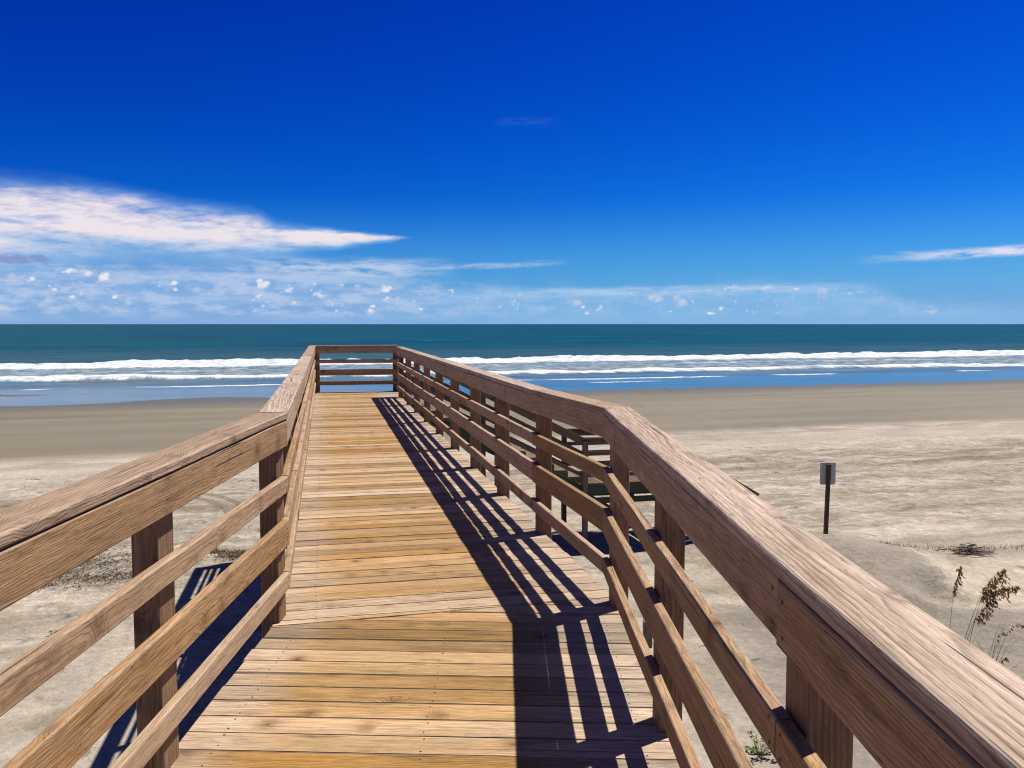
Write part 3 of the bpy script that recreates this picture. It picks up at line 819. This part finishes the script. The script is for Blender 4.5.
def seed_head(par, path, droop, n, spread, L0=.040):
    """loose one-sided panicle hanging along the end of a stalk"""
    mb = MB(); m_ = len(path) - 1
    for k in range(n):
        f = k / n; i = min(int(f * m_), m_ - 1); p = path[i].lerp(path[i + 1], f * m_ - i)
        fall = Vector((droop.x + random.gauss(0, .35), droop.y + random.gauss(0, .35), droop.z + random.uniform(-.5, .25)))
        br = fall.normalized() * random.uniform(.25, 1.0) * spread * (.35 + 1.0 * math.sin(math.pi * min(1, f * .9 + .12)))
        mid = p + br * .5 + Vector((0, 0, .012)); e = p + br
        mb.tube([p, mid, e], .0011, 3)
        for g_ in range(4):
            q = p.lerp(e, random.uniform(.35, 1)); spikelet(mb, q, fall + Vector((random.gauss(0, .4), random.gauss(0, .4), -.6)), L0 * random.uniform(.7, 1.25), .0105 * random.uniform(.8, 1.3))
    return mb.build('seed_head', M_SEED, par)
def stalk(par, path, r0=.0065, r1=.002, name='stalk'):
    mb = MB(); n = len(path); mb.tube(path, [r0 + (r1 - r0) * i / (n - 1) for i in range(n)], 5); return mb.build(name, M_STALK, par, smooth=True)
def blade(par, p, az_, L, bend, w=.006):
    mb = MB(); r = random.random(); pts = []; d = Vector((math.cos(az_), math.sin(az_), 0))
    for i in range(11):
        t = i / 10; pts.append(p + d * (bend * t * t) + Vector((0, 0, L * (t - .38 * bend / max(L, .1) * t * t * t))))
    sd_ = Vector((-d.y, d.x, 0)).lerp(Vector((1, 0, 0)), .4)
    b0 = len(mb.v)
    for i, q in enumerate(pts):
        ww = w * (1 - (i / 10) ** 2) + .0006
        for a, up in ((-1, 0), (0, -.35), (1, 0), (0, .1)): 
            z_ = q + sd_ * (ww * a) + Vector((0, 0, ww * up)) + d * (ww * up); mb.v.append(z_); mb.g.append(tuple(z_)); mb.b.append(r)
    for i in range(10):
        for j in range(4):
            a = b0 + i * 4 + j; c = b0 + i * 4 + (j + 1) % 4; mb.f.append((a, c, c + 4, a + 4))
    return mb.build('blade', M_BLADE, par)
V = Vector
def oat(name, x, y, label, heads, blades, seed):
    random.seed(seed); gz = ground(x, y)
    o = empty(name, (x, y, gz)); tag(o, label, 'sea oats', 'sea oats beside the boardwalk')
    for (hx, hz, lean, tipx, tipz, n, spread, dr) in heads:
        p0 = V((x + random.uniform(-.04, .04), y + random.uniform(-.05, .05), gz - .03)); p3 = V((x + hx, y + random.uniform(-.08, .08), gz + hz))
        path = bez(p0, p0 + V((lean * .1, 0, hz * .4)), p0.lerp(p3, .72) + V((-.03, 0, .05)), p3)
        stalk(o, path)
        tip = V((x + tipx, p3.y, gz + tipz)); c1_ = p3 + (p3 - path[-3]).normalized() * .16
        hp = bez(p3, c1_, tip.lerp(c1_, .35) + V((0, 0, .02)), tip, 10)
        seed_head(o, hp, dr, n, spread)
    for az_, L, bend in blades: blade(o, V((x + random.uniform(-.08, .08), y + random.uniform(-.08, .08), gz - .02)), az_, L * 1.25, bend, random.uniform(.009, .015))
    return o
oat('sea_oats', 6.52, 12.5, 'single upright sea oat stalk with a narrow brown seed head, standing apart on the left',
    [(.08, 1.36, .1, .17, 1.76, 48, .095, V((.35, 0, -.8)))], [(.3, .55, .3), (2.6, .45, .35)], 5)
oat('sea_oats', 6.60, 12.3, 'taller pair of sea oat stalks with full golden seed heads drooping to the right',
    [(.25, 1.46, .1, .55, 1.80, 90, .19, V((.5, 0, -.75))), (.24, 1.38, .1, .78, 1.54, 90, .19, V((.35, 0, -.9))), (.15, 1.05, .1, .40, 1.42, 70, .18, V((.6, 0, -.55)))],
    [(.2, .9, .45), (2.9, .8, .3), (.6, .7, .6), (3.5, .6, .4), (0., 1.0, .6), (-.4, .8, .7), (1.2, .7, .4), (-.9, .75, .5)], 8)
oat('sea_oats', 6.92, 12.15, 'bent sea oat stalks without full heads at the right edge, arching right',
    [(.18, .38, .0, .26, .45, 10, .04, V((.5, 0, -.5)))], [(.1, 1.15, .75), (-.15, 1.05, .55), (.3, .85, .8), (0.05, .7, .6), (2.8, .6, .3), (.2, 1.25, .5), (-.3, .95, .4), (1.5, .7, .4), (3.0, .8, .3)], 13)

oat('sea_oats', 6.62, 11.6, 'spray of long arching sea oat blades without seed heads, nearest the railing',
    [(.30, 1.05, .15, .52, 1.10, 8, .05, V((.6, 0, -.5))), (.1, .95, .0, .25, 1.0, 6, .04, V((.6, 0, -.5)))],
    [(.1, 1.25, .55), (-.2, 1.1, .75), (.35, 1.3, .35), (.0, .9, .8), (2.8, .9, .35), (.6, 1.15, .5), (-.6, 1.0, .4), (.2, 1.4, .45), (3.3, .75, .3), (-.1, 1.2, .3)], 17)

# ------------------------------------------------------------------ drift wood, weed, grass
random.seed(21)
M_DRIFT = plantmat('driftwood', (.08, .062, .045), (.20, .16, .115), thin=False)
dx0, dy0 = 10.05, 18.5; gz = ground(dx0, dy0)
mb = MB()
for i in range(46):
    a = random.gauss(0, .33) + (math.pi if random.random() < .5 else 0); L = random.uniform(.12, .40)
    p = V((dx0 + random.gauss(0, .22), dy0 + random.gauss(0, .10), 0)); h = .17 * math.exp(-((p.x - dx0) / .3) ** 2) * random.random()
    d = V((math.cos(a), math.sin(a) * .6, random.uniform(-.15, .15)))
    q = [p + d * (L * (k / 4 - .5)) + V((0, 0, gz + .02 + h + random.uniform(-.012, .012))) for k in range(5)]
    mb.tube(q, [random.uniform(.006, .02) * f for f in (.7, 1, 1, .9, .5)], 5)
dw = mb.build('driftwood_heap', M_DRIFT, None, origin=(dx0, dy0, gz)); tag(dw, 'small heap of dark driftwood sticks on the sand right of the sign', 'driftwood')

M_GRASS = plantmat('beach_grass', (.20, .27, .06), (.42, .43, .17))
M_DEAD = plantmat('dead_weed', (.06, .045, .020), (.17, .135, .065))
def scatter(name, mat, spots, n, L, w, flat=.0, label=None, cat=None):
    mb = MB()
    for (cx, cy, rx, ry) in spots:
        for i in range(n):
            x = cx + random.gauss(0, rx); y = cy + random.gauss(0, ry); g_ = ground(x, y) if i % 4 == 0 or i == 0 else ground(x, y)
            a = random.uniform(0, 6.28); l = L * random.uniform(.4, 1.3); r = random.random()
            d = V((math.cos(a), math.sin(a), 0)); up = (1 - flat) * l
            p = V((x, y, g_ - .005)); s_ = V((-d.y, d.x, 0)) * w
            b0 = len(mb.v); m1 = p + d * l * (.2 + .5 * flat) + V((0, 0, up * .7 + .012)); m2 = p + d * l * (.55 + .45 * flat) + V((0, 0, up + .008))
            th = V((0, 0, w * .5))
            for q, k in ((p, 1), (m1, .8)):
                mb.v += [q - s_ * k, q + s_ * k, q + th * k]
            mb.v.append(m2)
            mb.g += [(0, 0, 0)] * 7; mb.b += [r] * 7
            mb.f += [(b0, b0 + 1, b0 + 4, b0 + 3), (b0 + 1, b0 + 2, b0 + 5, b0 + 4), (b0 + 2, b0, b0 + 3, b0 + 5), (b0 + 3, b0 + 4, b0 + 6), (b0 + 4, b0 + 5, b0 + 6), (b0 + 5, b0 + 3, b0 + 6)]
    o = mb.build(name, mat, None, origin=(spots[0][0], spots[0][1], SAND))
    tag(o, label, cat, None, 'stuff'); return o
scatter('beach_grass', M_GRASS, [(9.2, 19.0, .55, .12), (10.2, 18.95, .45, .12), (8.4, 19.2, .4, .12), (11.2, 19.1, .5, .1)], 120, .09, .004, .25,
        'thin strip of short green grass along the top of the sand bank', 'grass')
scatter('dead_weed', M_DEAD, [(-9.3, 19.0, .9, .5), (-8.3, 17.9, .6, .25), (-9.9, 17.6, .8, .25), (-6.2, 19.4, .35, .18), (-6.9, 19.9, .5, .15), (-5.6, 22.6, .5, .15), (-10.9, 18.5, .9, .3)], 700, .14, .006, .8,
        'flattened patches of dead brown weed on the sand left of the boardwalk', 'dead weed')
sp_ = []
for i in range(70):
    t_ = random.uniform(-34, 46); s_ = random.choice((27.5, 30.5, 33.5, 24.)) + random.gauss(0, 1.0)
    sp_.append((c17 * t_ - s17 * s_, s17 * t_ + c17 * s_, random.uniform(.1, .5), random.uniform(.03, .09)))
sp_ = [q for q in sp_ if q[1] > 15 and not (-6.5 < q[0] < -2 and q[1] < 21)]
scatter('wrack_debris', M_DEAD, sp_, 12, .16, .011, .93, 'scattered bits of dark washed-up weed and twigs along the rack line', 'wrack')

def sprig(name, x, y, label, n, L, seed):
    random.seed(seed); gz = ground(x, y); o = empty(name, (x, y, gz)); tag(o, label, 'plant')
    lf = MB(); st = MB()
    for i in range(n):
        a = random.uniform(0, 6.28); r_ = random.uniform(.3, 1) * L
        p0 = V((x, y, gz - .02)); e = p0 + V((math.cos(a) * r_, math.sin(a) * r_, random.uniform(.25, .7) * L + .02)); mid = p0.lerp(e, .5) + V((0, 0, .12 * L))
        st.tube([p0, mid, e], [.004, .003, .0015], 4)
        for k in range(9):
            q = mid.lerp(e, random.uniform(-.4, 1.05)); d = V((random.gauss(0, 1), random.gauss(0, 1), random.uniform(-.1, .8))).normalized(); s_ = d.cross(V((.1, .2, 1))).normalized()
            l = random.uniform(.03, .06); w = l * .33; b0 = len(lf.v); rr = random.random(); nn = d.cross(s_)
            for v_ in (q, q + d * l * .5 + s_ * w, q + d * l, q + d * l * .5 - s_ * w, q + d * l * .5 + nn * l * .08):
                lf.v.append(v_); lf.g.append((0, 0, 0)); lf.b.append(rr)
            lf.f += [(b0, b0 + 1, b0 + 4), (b0 + 1, b0 + 2, b0 + 4), (b0 + 2, b0 + 3, b0 + 4), (b0 + 3, b0, b0 + 4)]
    st.build('stem', M_STALK, o); lf.build('leaves', M_LEAF, o)
    return o
M_LEAF = plantmat('green_leaf', (.075, .16, .03), (.20, .27, .07))
sprig('beach_plant', 3.0, 10.05, 'low bright green plant below the right railing', 16, .38, 3)
sprig('beach_plant', -7.25, 13.7, 'tiny green sprig on bare sand left of the boardwalk', 6, .16, 4)
sprig('beach_plant', -8.0, 14.6, 'small yellowish green sprout farthest left on the sand', 5, .13, 6)
sprig('beach_plant', 1.55, 15.7, 'low plant in the shade under the right side of the boardwalk', 9, .3, 9)

# stub of an old pile under the right railing
gz = ground(2.25, 13.6)
st_ = MB(); st_.beam((2.2, 13.6, gz - .3), (2.2, 13.6, gz + .42), .14, .14, (1, 0, 0), ch=.008, seg=.3)
o = st_.build('post_stub', W_STAIR, None, origin=(2.2, 13.6, gz)); tag(o, 'short cut-off wooden post standing in the sand below the right railing', 'post')
